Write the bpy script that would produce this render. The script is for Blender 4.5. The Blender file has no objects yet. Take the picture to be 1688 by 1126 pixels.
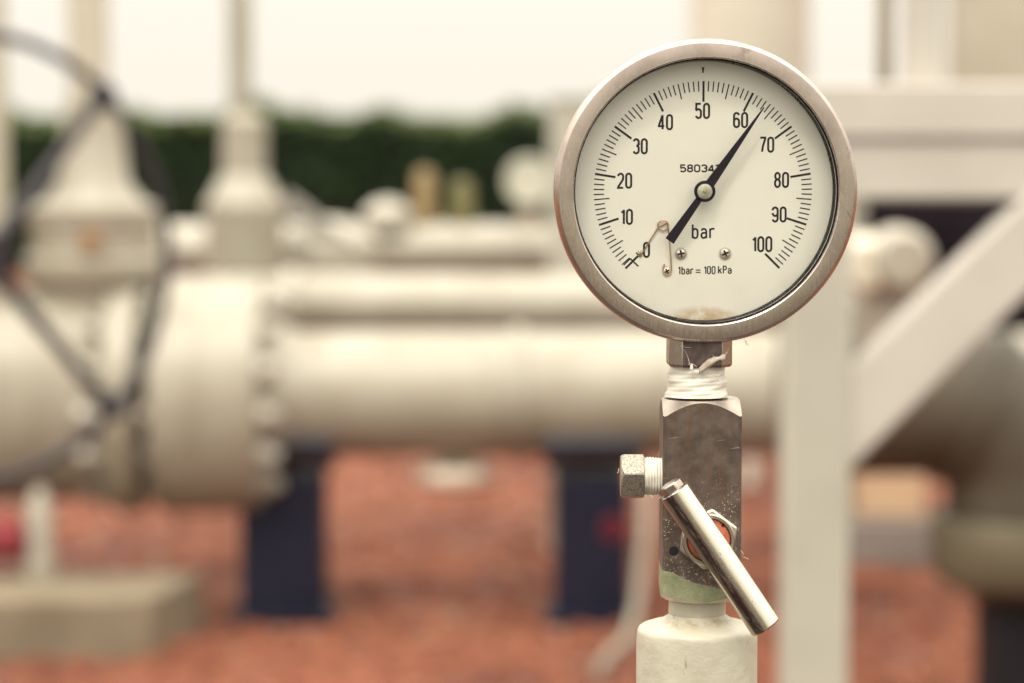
import bpy, math, random
from mathutils import Vector, Matrix
R = math.radians
random.seed(7)
scn = bpy.context.scene
COL = scn.collection

# ------------------------------------------------------------------ camera, sky, sun, exposure
LENS = 100.0
FPX = LENS / 36.0 * 1688.0
PITCH = math.atan((563 - 184) / FPX)
H = 1.43
cam_d = bpy.data.cameras.new('camera')
cam = bpy.data.objects.new('camera', cam_d); COL.objects.link(cam)
cam.location = (0, 0, H)
cam.rotation_euler = (R(90) - PITCH, 0, 0)
cam_d.lens = LENS; cam_d.sensor_width = 36
cam_d.clip_start = 0.05; cam_d.clip_end = 3000
cam_d.dof.use_dof = True
cam_d.dof.focus_distance = 1.026
cam_d.dof.aperture_fstop = 8.3
cam_d.dof.aperture_blades = 0
scn.camera = cam

SUN_EL, SUN_AZ = R(57), R(-158)      # azimuth measured from +Y towards +X: behind the camera on its left
world = bpy.data.worlds.new("World"); scn.world = world
world.use_nodes = True
wt = world.node_tree; wt.nodes.clear()
w_out = wt.nodes.new('ShaderNodeOutputWorld')
w_bg = wt.nodes.new('ShaderNodeBackground'); w_bg.inputs[1].default_value = 0.1
w_sky = wt.nodes.new('ShaderNodeTexSky'); w_sky.sky_type = 'NISHITA'; w_sky.sun_disc = False
w_sky.sun_elevation = SUN_EL; w_sky.sun_rotation = SUN_AZ % (2 * math.pi)
w_tc = wt.nodes.new('ShaderNodeTexCoord')
w_sep = wt.nodes.new('ShaderNodeSeparateXYZ'); wt.links.new(w_tc.outputs['Generated'], w_sep.inputs[0])
w_rmp = wt.nodes.new('ShaderNodeMapRange'); w_pow = wt.nodes.new('ShaderNodeMath'); w_pow.operation = 'POWER'; w_pow.use_clamp = True; w_pow.inputs[1].default_value = 1.4
wt.links.new(w_sep.outputs[2], w_pow.inputs[0]); wt.links.new(w_pow.outputs[0], w_rmp.inputs[0])
w_rmp.inputs[1].default_value = 0; w_rmp.inputs[2].default_value = 1
w_rmp.inputs[3].default_value = 7.0; w_rmp.inputs[4].default_value = 36.0   # overcast: zenith brighter than horizon
w_col = wt.nodes.new('ShaderNodeVectorMath'); w_col.operation = 'SCALE'
w_col.inputs[0].default_value = (1.0, 0.925, 0.81)
wt.links.new(w_rmp.outputs[0], w_col.inputs[3])
w_mix = wt.nodes.new('ShaderNodeMix'); w_mix.data_type = 'RGBA'; w_mix.inputs[0].default_value = 0.94
wt.links.new(w_sky.outputs[0], w_mix.inputs[6]); wt.links.new(w_col.outputs[0], w_mix.inputs[7])
wt.links.new(w_mix.outputs[2], w_bg.inputs[0]); wt.links.new(w_bg.outputs[0], w_out.inputs[0])

sun_d = bpy.data.lights.new('sun', 'SUN'); sun_d.energy = 1.4; sun_d.angle = R(18); sun_d.color = (1, .93, .8)
sun = bpy.data.objects.new('sun', sun_d); COL.objects.link(sun)
sd = Vector((math.sin(SUN_AZ) * math.cos(SUN_EL), math.cos(SUN_AZ) * math.cos(SUN_EL), math.sin(SUN_EL)))
sun.rotation_euler = sd.to_track_quat('Z', 'Y').to_euler(); sun.location = sd * 30 + Vector((0, 0, 2))

scn.view_settings.view_transform = 'Standard'
scn.view_settings.look = 'None'
scn.view_settings.exposure = 0.55
scn.view_settings.gamma = 1.0
scn.view_settings.use_curve_mapping = False
scn.cycles.use_denoising = True
scn.cycles.max_bounces = 10
scn.cycles.transparent_max_bounces = 12

# ------------------------------------------------------------------ pixel -> place
CF = Vector((0, math.cos(PITCH), -math.sin(PITCH)))
CU = Vector((0, math.sin(PITCH), math.cos(PITCH)))
def at(u, v, Y):
    d = CF + Vector((1, 0, 0)) * ((u - 844) / FPX) - CU * ((v - 563) / FPX)
    return Vector((0, 0, H)) + d * (Y / d.y)
def ppx(Y):
    return Y / FPX
def ground_y(v):
    return H / math.tan(math.atan((v - 563) / FPX) + PITCH)

# ------------------------------------------------------------------ mesh builder
def frame_from(z, hint=None):
    z = Vector(z).normalized()
    h = Vector(hint) if hint else (Vector((0, 0, 1)) if abs(z.z) < .9 else Vector((0, 1, 0)))
    x = h.cross(z).normalized(); y = z.cross(x)
    return Matrix((x, y, z)).transposed()
class MB:
    def __init__(s):
        s.v = []; s.f = []; s.m = []
    def _add(s, vs, fs, mi=0):
        b = len(s.v); s.v += [Vector(p) for p in vs]
        s.f += [tuple(i + b for i in f) for f in fs]; s.m += [mi] * len(fs)
    def box(s, c, size, rot=None, mi=0):
        hx, hy, hz = (q / 2 for q in size)
        vs = [Vector((x, y, z)) for x in (-hx, hx) for y in (-hy, hy) for z in (-hz, hz)]
        if rot is not None: vs = [rot @ p for p in vs]
        c = Vector(c)
        s._add([c + p for p in vs], [(0, 1, 3, 2), (4, 6, 7, 5), (0, 4, 5, 1), (2, 3, 7, 6), (0, 2, 6, 4), (1, 5, 7, 3)], mi)
        return s
    def bar(s, a, b, w, h, hint=None, mi=0):
        a = Vector(a); b = Vector(b); M = frame_from(b - a, hint)
        return s.box((a + b) / 2, (w, h, (b - a).length), M, mi)
    def lathe(s, prof, o=(0, 0, 0), axis=(0, 0, 1), n=48, mi=0, wob=None):
        # prof: list of (radius, position along the axis)
        M = frame_from(axis); o = Vector(o); vs = []; fs = []; rings = []
        for (r, z) in prof:
            if r <= 1e-9:
                rings.append([len(vs)]); vs.append(o + M @ Vector((0, 0, z)))
            else:
                k = len(vs); rings.append(list(range(k, k + n)))
                for i in range(n):
                    a = 2 * math.pi * i / n
                    rr = r + (wob(a, z) if wob else 0)
                    vs.append(o + M @ Vector((rr * math.cos(a), rr * math.sin(a), z)))
        for A, B in zip(rings, rings[1:]):
            for i in range(n):
                j = (i + 1) % n
                if len(A) == 1 and len(B) == 1: continue
                if len(A) == 1: fs.append((A[0], B[j], B[i]))
                elif len(B) == 1: fs.append((A[i], A[j], B[0]))
                else: fs.append((A[i], A[j], B[j], B[i]))
        s._add(vs, fs, mi)
        return s
    def tube(s, pts, r, n=10, closed=False, mi=0):
        pts = [Vector(p) for p in pts]; N = len(pts); vs = []; fs = []
        prev = None
        for i, p in enumerate(pts):
            a = pts[(i - 1) % N] if (closed or i > 0) else p
            b = pts[(i + 1) % N] if (closed or i < N - 1) else p
            t = (b - a).normalized()
            if prev is None:
                M = frame_from(t); x = M.col[0].copy()
            else:
                x = (prev - t * prev.dot(t)).normalized()
            prev = x; y = t.cross(x)
            rr = r[i] if isinstance(r, (list, tuple)) else r
            for k in range(n):
                q = 2 * math.pi * k / n
                vs.append(p + x * (rr * math.cos(q)) + y * (rr * math.sin(q)))
        last = N if closed else N - 1
        for i in range(last):
            for k in range(n):
                A = i * n + k; B = i * n + (k + 1) % n; j = (i + 1) % N
                fs.append((A, B, j * n + (k + 1) % n, j * n + k))
        if not closed:
            fs.append(tuple(reversed(range(n)))); fs.append(tuple(range((N - 1) * n, N * n)))
        s._add(vs, fs, mi)
        return s
    def prism(s, poly, o, M, depth, mi=0):
        # poly: 2D outline in the x,y of M; pushed along +z of M
        o = Vector(o); n = len(poly)
        vs = [o + M @ Vector((x, y, 0)) for x, y in poly] + [o + M @ Vector((x, y, depth)) for x, y in poly]
        fs = [tuple(reversed(range(n))), tuple(range(n, 2 * n))]
        fs += [(i, (i + 1) % n, n + (i + 1) % n, n + i) for i in range(n)]
        s._add(vs, fs, mi)
        return s
    def build(s, name, mat, parent=None, smooth=32, bevel=0, seg=2):
        me = bpy.data.meshes.new(name)
        off = Vector((0, 0, 0))
        if parent is not None and not parent.get('_local'):
            q = parent
            while q is not None:
                off += q.location; q = q.parent
        me.from_pydata([tuple(p - off) for p in s.v], [], s.f)
        mats = mat if isinstance(mat, (list, tuple)) else [mat]
        for m in mats: me.materials.append(m)
        me.polygons.foreach_set('material_index', s.m)
        me.update()
        import bmesh
        bm = bmesh.new(); bm.from_mesh(me); bmesh.ops.recalc_face_normals(bm, faces=bm.faces); bm.to_mesh(me); bm.free()
        if smooth:
            me.polygons.foreach_set('use_smooth', [True] * len(me.polygons))
            me.set_sharp_from_angle(angle=R(smooth))
        o = bpy.data.objects.new(name, me); COL.objects.link(o)
        if parent is not None:
            o.parent = parent
            if parent.get('_local'): o['_local'] = 1
        if bevel:
            b = o.modifiers.new('bevel', 'BEVEL'); b.width = bevel; b.segments = seg; b.limit_method = 'ANGLE'; b.angle_limit = R(35)
            b.harden_normals = False
        return o
def tag(o, label=None, cat=None, group=None, kind=None):
    if label: o['label'] = label
    if cat: o['category'] = cat
    if group: o['group'] = group
    if kind: o['kind'] = kind
    return o
def thing(name, loc, label, cat, group=None, local=False, rz=0):
    o = bpy.data.objects.new(name, None); COL.objects.link(o)
    o.location = loc; o.rotation_euler = (0, 0, rz); o.empty_display_size = .05
    if local: o['_local'] = 1
    return tag(o, label, cat, group)

# ------------------------------------------------------------------ materials
class NT:
    def __init__(s, name):
        s.mat = bpy.data.materials.new(name); s.mat.use_nodes = True
        s.t = s.mat.node_tree; s.t.nodes.clear()
        s.out = s.t.nodes.new('ShaderNodeOutputMaterial')
        s.p = s.t.nodes.new('ShaderNodeBsdfPrincipled')
        s.t.links.new(s.p.outputs[0], s.out.inputs[0])
        s.tc = s.t.nodes.new('ShaderNodeTexCoord')
        s.co = s.tc.outputs['Object']
    def put(s, sock, val):
        if isinstance(val, bpy.types.NodeSocket): s.t.links.new(val, sock)
        elif isinstance(val, (tuple, list)) and len(val) == 3 and sock.type == 'RGBA': sock.default_value = (*val, 1)
        else: sock.default_value = val
    def scale(s, v, vec=None):
        n = s.t.nodes.new('ShaderNodeMapping'); s.put(n.inputs[0], vec or s.co); n.inputs[3].default_value = v
        return n.outputs[0]
    def rot(s, ang, vec=None):
        n = s.t.nodes.new('ShaderNodeMapping'); s.put(n.inputs[0], vec or s.co); n.inputs[2].default_value = ang
        return n.outputs[0]
    def noise(s, sc, det=4, rough=.55, dist=0, vec=None):
        n = s.t.nodes.new('ShaderNodeTexNoise'); s.put(n.inputs['Vector'], vec or s.co)
        n.inputs['Scale'].default_value = sc; n.inputs['Detail'].default_value = det
        n.inputs['Roughness'].default_value = rough; n.inputs['Distortion'].default_value = dist
        return n.outputs[0]
    def voro(s, sc, feat='F1', out=0, vec=None, rnd=1):
        n = s.t.nodes.new('ShaderNodeTexVoronoi'); n.feature = feat; s.put(n.inputs['Vector'], vec or s.co)
        n.inputs['Scale'].default_value = sc; n.inputs['Randomness'].default_value = rnd
        return n.outputs[out]
    def ramp(s, fac, a, b, va=0.0, vb=1.0):
        n = s.t.nodes.new('ShaderNodeMapRange'); n.clamp = True; n.interpolation_type = 'SMOOTHSTEP'
        s.put(n.inputs[0], fac); n.inputs[1].default_value = a; n.inputs[2].default_value = b
        n.inputs[3].default_value = va; n.inputs[4].default_value = vb
        return n.outputs[0]
    def math(s, op, a, b=0.0, c=None):
        n = s.t.nodes.new('ShaderNodeMath'); n.operation = op; s.put(n.inputs[0], a); s.put(n.inputs[1], b)
        if c is not None: s.put(n.inputs[2], c)
        return n.outputs[0]
    def mix(s, fac, a, b):
        n = s.t.nodes.new('ShaderNodeMix'); n.data_type = 'RGBA'; s.put(n.inputs[0], fac); s.put(n.inputs[6], a); s.put(n.inputs[7], b)
        return n.outputs[2]
    def xyz(s, vec=None):
        n = s.t.nodes.new('ShaderNodeSeparateXYZ'); s.put(n.inputs[0], vec or s.co); return n.outputs
    def bump(s, h, strength=.3, dist=.001):
        n = s.t.nodes.new('ShaderNodeBump'); n.inputs['Strength'].default_value = strength; n.inputs['Distance'].default_value = dist
        s.put(n.inputs['Height'], h); s.t.links.new(n.outputs[0], s.p.inputs['Normal'])
    def set(s, **k):
        names = dict(color='Base Color', rough='Roughness', metal='Metallic', spec='Specular IOR Level', coat='Coat Weight', sheen='Sheen Weight', sub='Subsurface Weight')
        for a, b in k.items(): s.put(s.p.inputs[names[a]], b)
        return s

def paint(name, c, c2=None, rough=.45, sc=6, rust=None, rust_amt=(.68, .76), rsc=4, bump=.0015, spec=.5, stain=0):
    n = NT(name); c2 = c2 or tuple(x * .8 for x in c)
    col = n.mix(n.ramp(n.noise(sc, 5, .6), .35, .7), c, c2)
    if rust:
        col = n.mix(n.ramp(n.noise(rsc, 6, .6, .3), *rust_amt), col, rust)
    if stain:
        sv = n.noise(1.0, 6, .68, .6, vec=n.scale((2.6, 2.6, 1.5)))
        col = n.mix(n.ramp(sv, .47, .68, 0, stain), col, tuple(x * q for x, q in zip(c, (.52, .46, .38))))
        run = n.noise(1.0, 4, .6, vec=n.scale((14, 14, .9)))
        col = n.mix(n.ramp(run, .56, .72, 0, stain * .8), col, tuple(x * q for x, q in zip(c, (.58, .5, .4))))
    n.set(color=col, rough=rough, spec=spec)
    n.bump(n.noise(sc * 14, 4), .25, bump)
    return n.mat
CREAM = paint('cream paint', (.315, .30, .245), (.27, .252, .195), rust=(.24, .15, .08), rust_amt=(.68, .76), rsc=9, stain=.55)
CREAM2 = paint('pale cream paint', (.37, .352, .298), (.32, .30, .245), rust=(.30, .20, .11), rust_amt=(.71, .8), rsc=9, stain=.35)
TAN = paint('tan vessel paint', (.45, .43, .345), (.41, .385, .305))
WHITE = paint('white steel paint', (.45, .425, .38), (.41, .385, .34), sc=9, stain=.2)
GREYW = paint('grey white steel paint', (.37, .36, .305), (.335, .325, .27), sc=9, stain=.2)
BLUE = paint('dark blue paint', (.014, .015, .029), (.010, .011, .021), rough=.5, spec=.12)
BLUEGREY = paint('blue grey saddle paint', (.075, .08, .10), (.05, .055, .07), spec=.2)
WHEELM = paint('dark grey wheel paint', (.035, .032, .038), (.024, .022, .027), rough=.4, sc=20, spec=.2)
RUST = paint('rusty plug', (.30, .17, .09), (.22, .12, .06))
DRAIN = paint('light drain cap paint', (.66, .58, .47), (.60, .52, .42))
GFACE = paint('far gauge pale paint', (.52, .52, .43), (.47, .47, .385))
OLIVEL = paint('olive flange paint', (.125, .11, .072), (.10, .088, .057), spec=.25)
VPALE = paint('washed pale vessel paint', (.60, .57, .49), (.55, .52, .44))
CONDM = paint('dull conduit', (.24, .215, .165), (.19, .17, .13))
RAILT = paint('weathered tan rail', (.27, .24, .17), (.23, .20, .14))
OLIVEP = paint('shade-darkened olive pipe paint', (.085, .073, .053), (.063, .054, .04), spec=.25, stain=.4)  # paint darkened to carry the shade on the elbow
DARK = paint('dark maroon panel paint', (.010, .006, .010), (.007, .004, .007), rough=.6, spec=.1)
BLACK = paint('black rubber', (.012, .011, .014), (.008, .008, .01), rough=.6, spec=.15)
OCHRE = paint('ochre brass fitting', (.26, .19, .085), (.2, .14, .06), rough=.4, sc=20)
OLIVE = paint('olive brass fitting', (.15, .14, .05), (.11, .10, .035), rough=.4, sc=20)
REDP = paint('red paint', (.19, .026, .034), (.15, .02, .027), rough=.5, spec=.2)
DREDP = paint('deep red paint', (.11, .010, .02), (.08, .008, .015), rough=.4, spec=.2)
GREYM = paint('grey lever steel', (.27, .25, .22), (.2, .19, .17), rough=.4)
CONC = paint('weathered concrete', (.205, .168, .115), (.155, .125, .083), rough=.9, sc=5, bump=.004)
PEACH = paint('peach rendered wall', (.56, .40, .26), (.50, .35, .22), rough=.8)
CGREY = paint('grey concrete', (.22, .19, .17), (.17, .15, .13), rough=.9)

def gravel_mat(name):
    n = NT(name)
    v = n.voro(38, 'F1', 1); hue = n.xyz(v)[0]
    c = n.mix(n.ramp(hue, .0, 1), (.118, .036, .020), (.225, .082, .045))
    c = n.mix(n.ramp(n.noise(1.1, 5, .6), .46, .62, 0, .8), c, (.065, .026, .022))
    c = n.mix(n.ramp(n.xyz(v)[1], .965, .985), c, (.25, .18, .13))
    n.set(color=c, rough=.85, spec=.2)
    n.bump(n.voro(38, 'F1', 0), .8, .012)
    return n.mat
GRAVEL = gravel_mat('red gravel')
DARKGROUND = paint('dark ground for reflections', (.052, .040, .034), (.036, .028, .024), rough=.9, sc=2, bump=.003)
n = NT('red gravel stone')
oi = n.t.nodes.new('ShaderNodeNewGeometry')
c = n.mix(oi.outputs['Random Per Island'], (.105, .032, .018), (.25, .094, .053))
c = n.mix(n.ramp(oi.outputs['Random Per Island'], .982, .988), c, (.28, .22, .16))
n.set(color=c, rough=.8, spec=.2); STONE = n.mat
n = NT('meadow grass'); n.set(color=n.mix(n.noise(.7, 5), (.05, .07, .02), (.09, .11, .035)), rough=.9); GRASS = n.mat
n = NT('hedge leaf')
oi = n.t.nodes.new('ShaderNodeNewGeometry')
n.set(color=n.mix(oi.outputs['Random Per Island'], (.012, .028, .013), (.036, .066, .018)), rough=.6, spec=.12); LEAF = n.mat
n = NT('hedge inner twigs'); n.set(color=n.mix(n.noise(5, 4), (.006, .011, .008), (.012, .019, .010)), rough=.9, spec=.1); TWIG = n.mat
n = NT('fresh sky-lit hedge leaf'); oi = n.t.nodes.new('ShaderNodeNewGeometry')
n.set(color=n.mix(oi.outputs['Random Per Island'], (.06, .10, .014), (.13, .18, .028)), rough=.5, spec=.2); FRESHSKYLIT = n.mat  # new growth, with skylight on the hedge top put into its colour

# --- close-up materials (metres: 1 mm = .001)
def steel(name, c=(.60, .54, .49), rough=(.24, .42), scratch=.35, tint=None, dirt=None):
    n = NT(name)
    sm = n.noise(60, 5, .6)
    fine = n.noise(1400, 3, .6, vec=n.scale((1, 1, .25)))
    col = n.mix(n.ramp(sm, .38, .66), c, tuple(x * .76 for x in c))
    col = n.mix(n.ramp(fine, .6, .8, 0, .5), col, tuple(min(1, x * 1.25) for x in c))
    # a few long fine scratches
    sv = n.scale((900, 900, 60), n.rot((0, R(38), R(10))))
    sc = n.ramp(n.noise(1.0, 1, .4, vec=sv), .70, .74, 0, scratch)
    sm2 = n.ramp(n.noise(45, 3), .5, .62)
    col = n.mix(n.math('MULTIPLY', sc, sm2), col, (.30, .25, .23))
    if dirt:
        dm = n.ramp(n.noise(110, 6, .65), .60, .72, 0, .75)
        col = n.mix(dm, col, dirt)
    n.set(color=col, metal=1.0, rough=n.ramp(n.math('ADD', n.math('MULTIPLY', sm, .6), n.math('MULTIPLY', fine, .4)), .3, .7, *rough))
    n.bump(n.math('ADD', n.math('MULTIPLY', fine, .4), n.math('MULTIPLY', sm, .6)), .06, .0002)
    return n.mat
BEZEL = steel('worn stainless bezel', (.54, .455, .40), (.18, .36), .5, dirt=(.31, .24, .215))
CASE = steel('stainless case', (.5, .45, .4))
SHANK = steel('stainless shank', (.44, .39, .335), (.22, .36))
CHROME = steel('polished handle steel', (.86, .78, .68), (.10, .20), .2)
NUTM = steel('bright nut steel', (.60, .55, .47), (.25, .4))
CASTM = NT('grainy cast steel')
g = CASTM.noise(1500, 4, .7)
CASTM.set(color=CASTM.mix(CASTM.ramp(g, .4, .65), (.40, .365, .31), (.18, .16, .13)), metal=.9, rough=.42)
CASTM.bump(g, .5, .0004); CASTM = CASTM.mat

n = NT('cream dial face')
x, y, z = n.xyz()
# brown stain at the foot of the dial and faint dirt specks (local units, metres from the pivot)
n_d = n
DIAL_N = n
INK = NT('black ink'); INK.set(color=(.034, .024, .027), rough=.6, spec=.2); INK = INK.mat
n = NT('black pointer paint'); n.set(color=n.mix(n.noise(300), (.012, .005, .016), (.017, .009, .021)), rough=.45, spec=.25); PTR = n.mat
n = NT('pale hub steel'); n.set(color=n.mix(n.ramp(n.noise(500, 4), .4, .6), (.62, .62, .50), (.42, .43, .33)), metal=.6, rough=.4); HUBM = n.mat
n = NT('brass wire'); n.set(color=n.mix(n.ramp(n.noise(260, 3), .4, .62), (.60, .45, .26), (.36, .2, .12)), metal=.9, rough=.32); BRASS = n.mat
n = NT('screw steel'); n.set(color=n.mix(n.ramp(n.noise(500, 4), .35, .65), (.88, .82, .73), (.68, .61, .54)), metal=.85, rough=.42); SCREWM = n.mat
n = NT('screw recess painted shade'); n.set(color=(.05, .03, .03), rough=.6, metal=.3); RECESS = n.mat  # shade inside the cross recess painted as a dark colour
n = NT('black gasket'); n.set(color=n.mix(n.noise(300), (.003, .004, .009), (.006, .007, .013)), rough=.5, spec=.06); GASK = n.mat
n = NT('paper sticker'); n.set(color=(.885, .86, .775), rough=.5); STICK = n.mat

n = NT('gauge glass')
tr = n.t.nodes.new('ShaderNodeBsdfTransparent'); tr.inputs[0].default_value = (.985, .985, .975, 1)
gl = n.t.nodes.new('ShaderNodeBsdfGlossy'); gl.inputs['Roughness'].default_value = .03
fr = n.t.nodes.new('ShaderNodeFresnel'); fr.inputs[0].default_value = 1.17
mx = n.t.nodes.new('ShaderNodeMixShader')
n.t.links.new(fr.outputs[0], mx.inputs[0]); n.t.links.new(tr.outputs[0], mx.inputs[1]); n.t.links.new(gl.outputs[0], mx.inputs[2])
n.t.links.new(mx.outputs[0], n.out.inputs[0]); GLASS = n.mat

n = NT('white sealing tape')
st = n.noise(1.0, 5, .65, .4, vec=n.scale((110, 110, 700)))
n.set(color=n.mix(n.ramp(n.noise(190, 5, .7), .56, .75), n.mix(n.ramp(st, .3, .7), (.66, .63, .565), (.57, .535, .46)), (.60, .52, .38)), rough=.5, sub=.05)
n.bump(st, .35, .0003); TAPE = n.mat
n = NT('steel flat with painted shade'); n.set(color=n.mix(n.ramp(n.noise(200, 5, .6), .35, .7), (.10, .075, .075), (.19, .15, .135)), metal=.8, rough=.4); n.bump(n.noise(700, 3), .1, .0003); FLATSHADE = n.mat  # bezel shade and dark reflection painted into the shank's front face
n = NT('white sealing tape across')
st = n.noise(1.0, 4, .6, .2, vec=n.scale((1300, 160, 160)))
n.set(color=n.mix(n.ramp(st, .3, .7), (.74, .71, .64), (.62, .58, .49)), rough=.5)
n.bump(st, .6, .0005); TAPEX = n.mat

YAX_ = 1.02 + .0161
n = NT('cream standpipe paint')
col = n.mix(n.ramp(n.noise(55, 5, .6), .35, .7), (.44, .42, .335), (.385, .36, .28))
spk = n.ramp(n.voro(330), .085, .05)
spk = n.math('MULTIPLY', spk, n.ramp(n.noise(70, 3), .56, .62))
col = n.mix(spk, col, (.16, .12, .08))
col = n.mix(n.ramp(n.noise(24, 6, .7), .60, .76, 0, .6), col, (.55, .47, .29))
sz = n.math('SUBTRACT', n.xyz()[2], at(1149, 1018, YAX_).z)
step = n.math('MULTIPLY', n.ramp(n.math('ABSOLUTE', sz), .0022, .0002), n.ramp(n.noise(150, 5, .7), .40, .62))
col = n.mix(n.math('MULTIPLY', step, .75), col, (.25, .20, .12))
chip = n.ramp(n.noise(105, 6, .75, .8), .665, .69)
col = n.mix(chip, col, (.30, .25, .17))
brush = n.noise(1.0, 4, .6, vec=n.scale((420, 420, 55)))
n.set(color=col, rough=n.ramp(n.noise(80, 4), .3, .7, .34, .55))
n.bump(n.math('ADD', n.math('ADD', n.noise(190, 4), n.math('MULTIPLY', brush, .5)), n.math('ADD', n.math('MULTIPLY', chip, -.5), n.math('MULTIPLY', n.noise(900, 3), .3))), .5, .0007); STANDM = n.mat
n = NT('orange cap'); n.set(color=n.mix(n.ramp(n.noise(350, 4), .4, .7), (.50, .125, .055), (.33, .10, .055)), rough=.5); ORANGE = n.mat
n = NT('dusty tape end'); n.set(color=n.mix(n.ramp(n.noise(300, 4), .4, .65), (.56, .50, .42), (.36, .30, .23)), rough=.6); TAILM = n.mat
n = NT('dry fibre'); n.set(color=(.62, .53, .38), rough=.7); FIBRE = n.mat
n = NT('hole black'); n.set(color=(.006, .004, .01), rough=.8); HOLE = n.mat

# ------------------------------------------------------------------ setting: ground, hedge
g = MB(); g.box((0, 40, -.25), (2400, 2400, .3)); tag(g.build('grass_field', GRASS, smooth=0), kind='structure')
g = MB(); g.box((0, 27.6, -.05), (90, 50, .1)); tag(g.build('gravel_ground', GRAVEL, smooth=0), kind='structure')
g = MB(); g.box((0, -4.7, -.045), (60, 14.5, .1)); tag(g.build('unseen_dark_ground', DARKGROUND, smooth=0), kind='structure')  # added ground out of view, dark so the metal reflects less light

def pebbles():
    b = MB(); rnd = random.Random(3)
    for i in range(5200):
        Y = rnd.uniform(6.3, 12.5) if i % 5 else rnd.uniform(3, 8)
        X = rnd.uniform(-.2, .2) * Y * 1.15
        r = rnd.uniform(.010, .026)
        a0 = rnd.random() * 6.28; n_ = 6
        z0 = rnd.uniform(.0, .3) * r
        sx, sy, sz = r * rnd.uniform(.8, 1.4), r * rnd.uniform(.7, 1.1), r * rnd.uniform(.5, .9)
        vs = [(X, Y, z0 + sz)]; 
        for (k, zz) in ((.75, .62), (1, 0.05)):
            for j in range(n_):
                a = a0 + j * 6.283 / n_; q = rnd.uniform(.85, 1.12) * k
                vs.append((X + sx * q * math.cos(a), Y + sy * q * math.sin(a), z0 + sz * zz * rnd.uniform(.8, 1.1)))
        fs = [(0, 1 + j, 1 + (j + 1) % n_) for j in range(n_)] + [(1 + j, 1 + n_ + j, 1 + n_ + (j + 1) % n_, 1 + (j + 1) % n_) for j in range(n_)]
        b._add(vs, fs)
    tag(b.build('loose_gravel', STONE, smooth=60), 'loose red gravel stones spread over the yard', 'gravel', kind='stuff')
pebbles()

def hedge():
    rnd = random.Random(11); Y0 = 25.0
    top = at(500, 192, Y0).z
    b = MB()
    # inner twigs: lumpy body
    nx, x0, x1 = 120, -12.0, 8.5
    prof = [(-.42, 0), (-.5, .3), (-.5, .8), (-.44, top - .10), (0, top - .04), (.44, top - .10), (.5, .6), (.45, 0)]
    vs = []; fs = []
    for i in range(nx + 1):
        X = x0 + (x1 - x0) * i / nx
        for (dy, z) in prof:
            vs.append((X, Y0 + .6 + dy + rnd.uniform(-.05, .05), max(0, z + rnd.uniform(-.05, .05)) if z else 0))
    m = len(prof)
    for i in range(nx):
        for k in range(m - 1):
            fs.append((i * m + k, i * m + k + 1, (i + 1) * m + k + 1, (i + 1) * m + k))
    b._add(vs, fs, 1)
    for i in range(36000):
        X = rnd.uniform(x0, x1)
        lump = .05 * math.sin(X * 2.1) + .05 * math.sin(X * 5.3 + 1) + .03 * math.sin(X * 11 + 2)
        if rnd.random() < .45:
            c = Vector((X, Y0 + rnd.uniform(.05, 1.1), top - .03 + lump + rnd.gauss(0, .035)))
        else:
            c = Vector((X, Y0 + .1 + rnd.gauss(0, .04) + lump * .6, rnd.uniform(0.02, top + lump)))
        M = Matrix.Rotation(rnd.uniform(0, 6.28), 3, 'Z') @ Matrix.Rotation(rnd.uniform(-1.2, 1.2), 3, 'X') @ Matrix.Rotation(rnd.uniform(-.8, .8), 3, 'Y')
        l = rnd.uniform(.025, .05); w = l * .5
        b._add([c + M @ Vector(p) for p in ((-w, 0, 0), (0, -l, .004), (w, 0, 0), (0, l, .004))], [(0, 1, 2, 3)], 2 if c.z > top - .05 + lump and rnd.random() < .75 else 0)
    tag(b.build('hedge', [LEAF, TWIG, FRESHSKYLIT], smooth=0), 'long dark green clipped hedge along the far edge of the yard', 'hedge')
hedge()

# ------------------------------------------------------------------ main pipeline and valve
YP = 8.0
k = ppx(YP)
pc = at(700, 649.5, YP)                      # a point on the main pipe's axis
def px(u, Y=YP): return at(u, 600, Y).x
r_pipe = 104.5 * k
pl = thing('pipeline', (pc.x, YP, 0), 'thick cream main pipe running across behind the gauge on two dark blue pedestals', 'pipeline')
b = MB(); b.lathe([(r_pipe, px(440)), (r_pipe, px(1700))], (0, YP, pc.z), (1, 0, 0), 64)
b.build('pipe', CREAM, pl)
b = MB(); b.lathe([(r_pipe, px(-1700)), (r_pipe, px(-150))], (0, YP, pc.z), (1, 0, 0), 64); b.build('pipe', CREAM, pl)
b = MB(); b.lathe([(r_pipe + .012, px(845)), (r_pipe + .014, px(848)), (r_pipe + .014, px(862)), (r_pipe + .012, px(865))], (0, YP, pc.z), (1, 0, 0), 64)
b.build('weld_seam', CREAM, pl)
R_fl = 196 * k
def flange(name, x0, x1, r, par, mat=CREAM, neck=None):
    b = MB(); e = .012
    prof = [(r * .5, x0), (r - e, x0), (r, x0 + e), (r, x1 - e), (r - e, x1), (r * .5, x1)]
    b.lathe(prof, (0, YP, pc.z), (1, 0, 0), 64)
    return b.build(name, mat, par)
def studs(par, xa, xb, rb, n, off=0.0, nut=.035):
    for i in range(n):
        a = 2 * math.pi * (i + off) / n
        o = Vector((0, YP + rb * math.cos(a), pc.z + rb * math.sin(a)))
        b = MB()
        hexp = [(.034 * math.cos(q * math.pi / 3), .034 * math.sin(q * math.pi / 3)) for q in range(6)]
        M = frame_from((1, 0, 0))
        b.prism(hexp, o + Vector((xb, 0, 0)), M, nut)
        b.lathe([(0, xa), (.019, xa), (.019, xb + nut + .022), (0, xb + nut + .024)], o, (1, 0, 0), 12)
        b.build('flange_bolt', CREAM2, par, bevel=.003)
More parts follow.
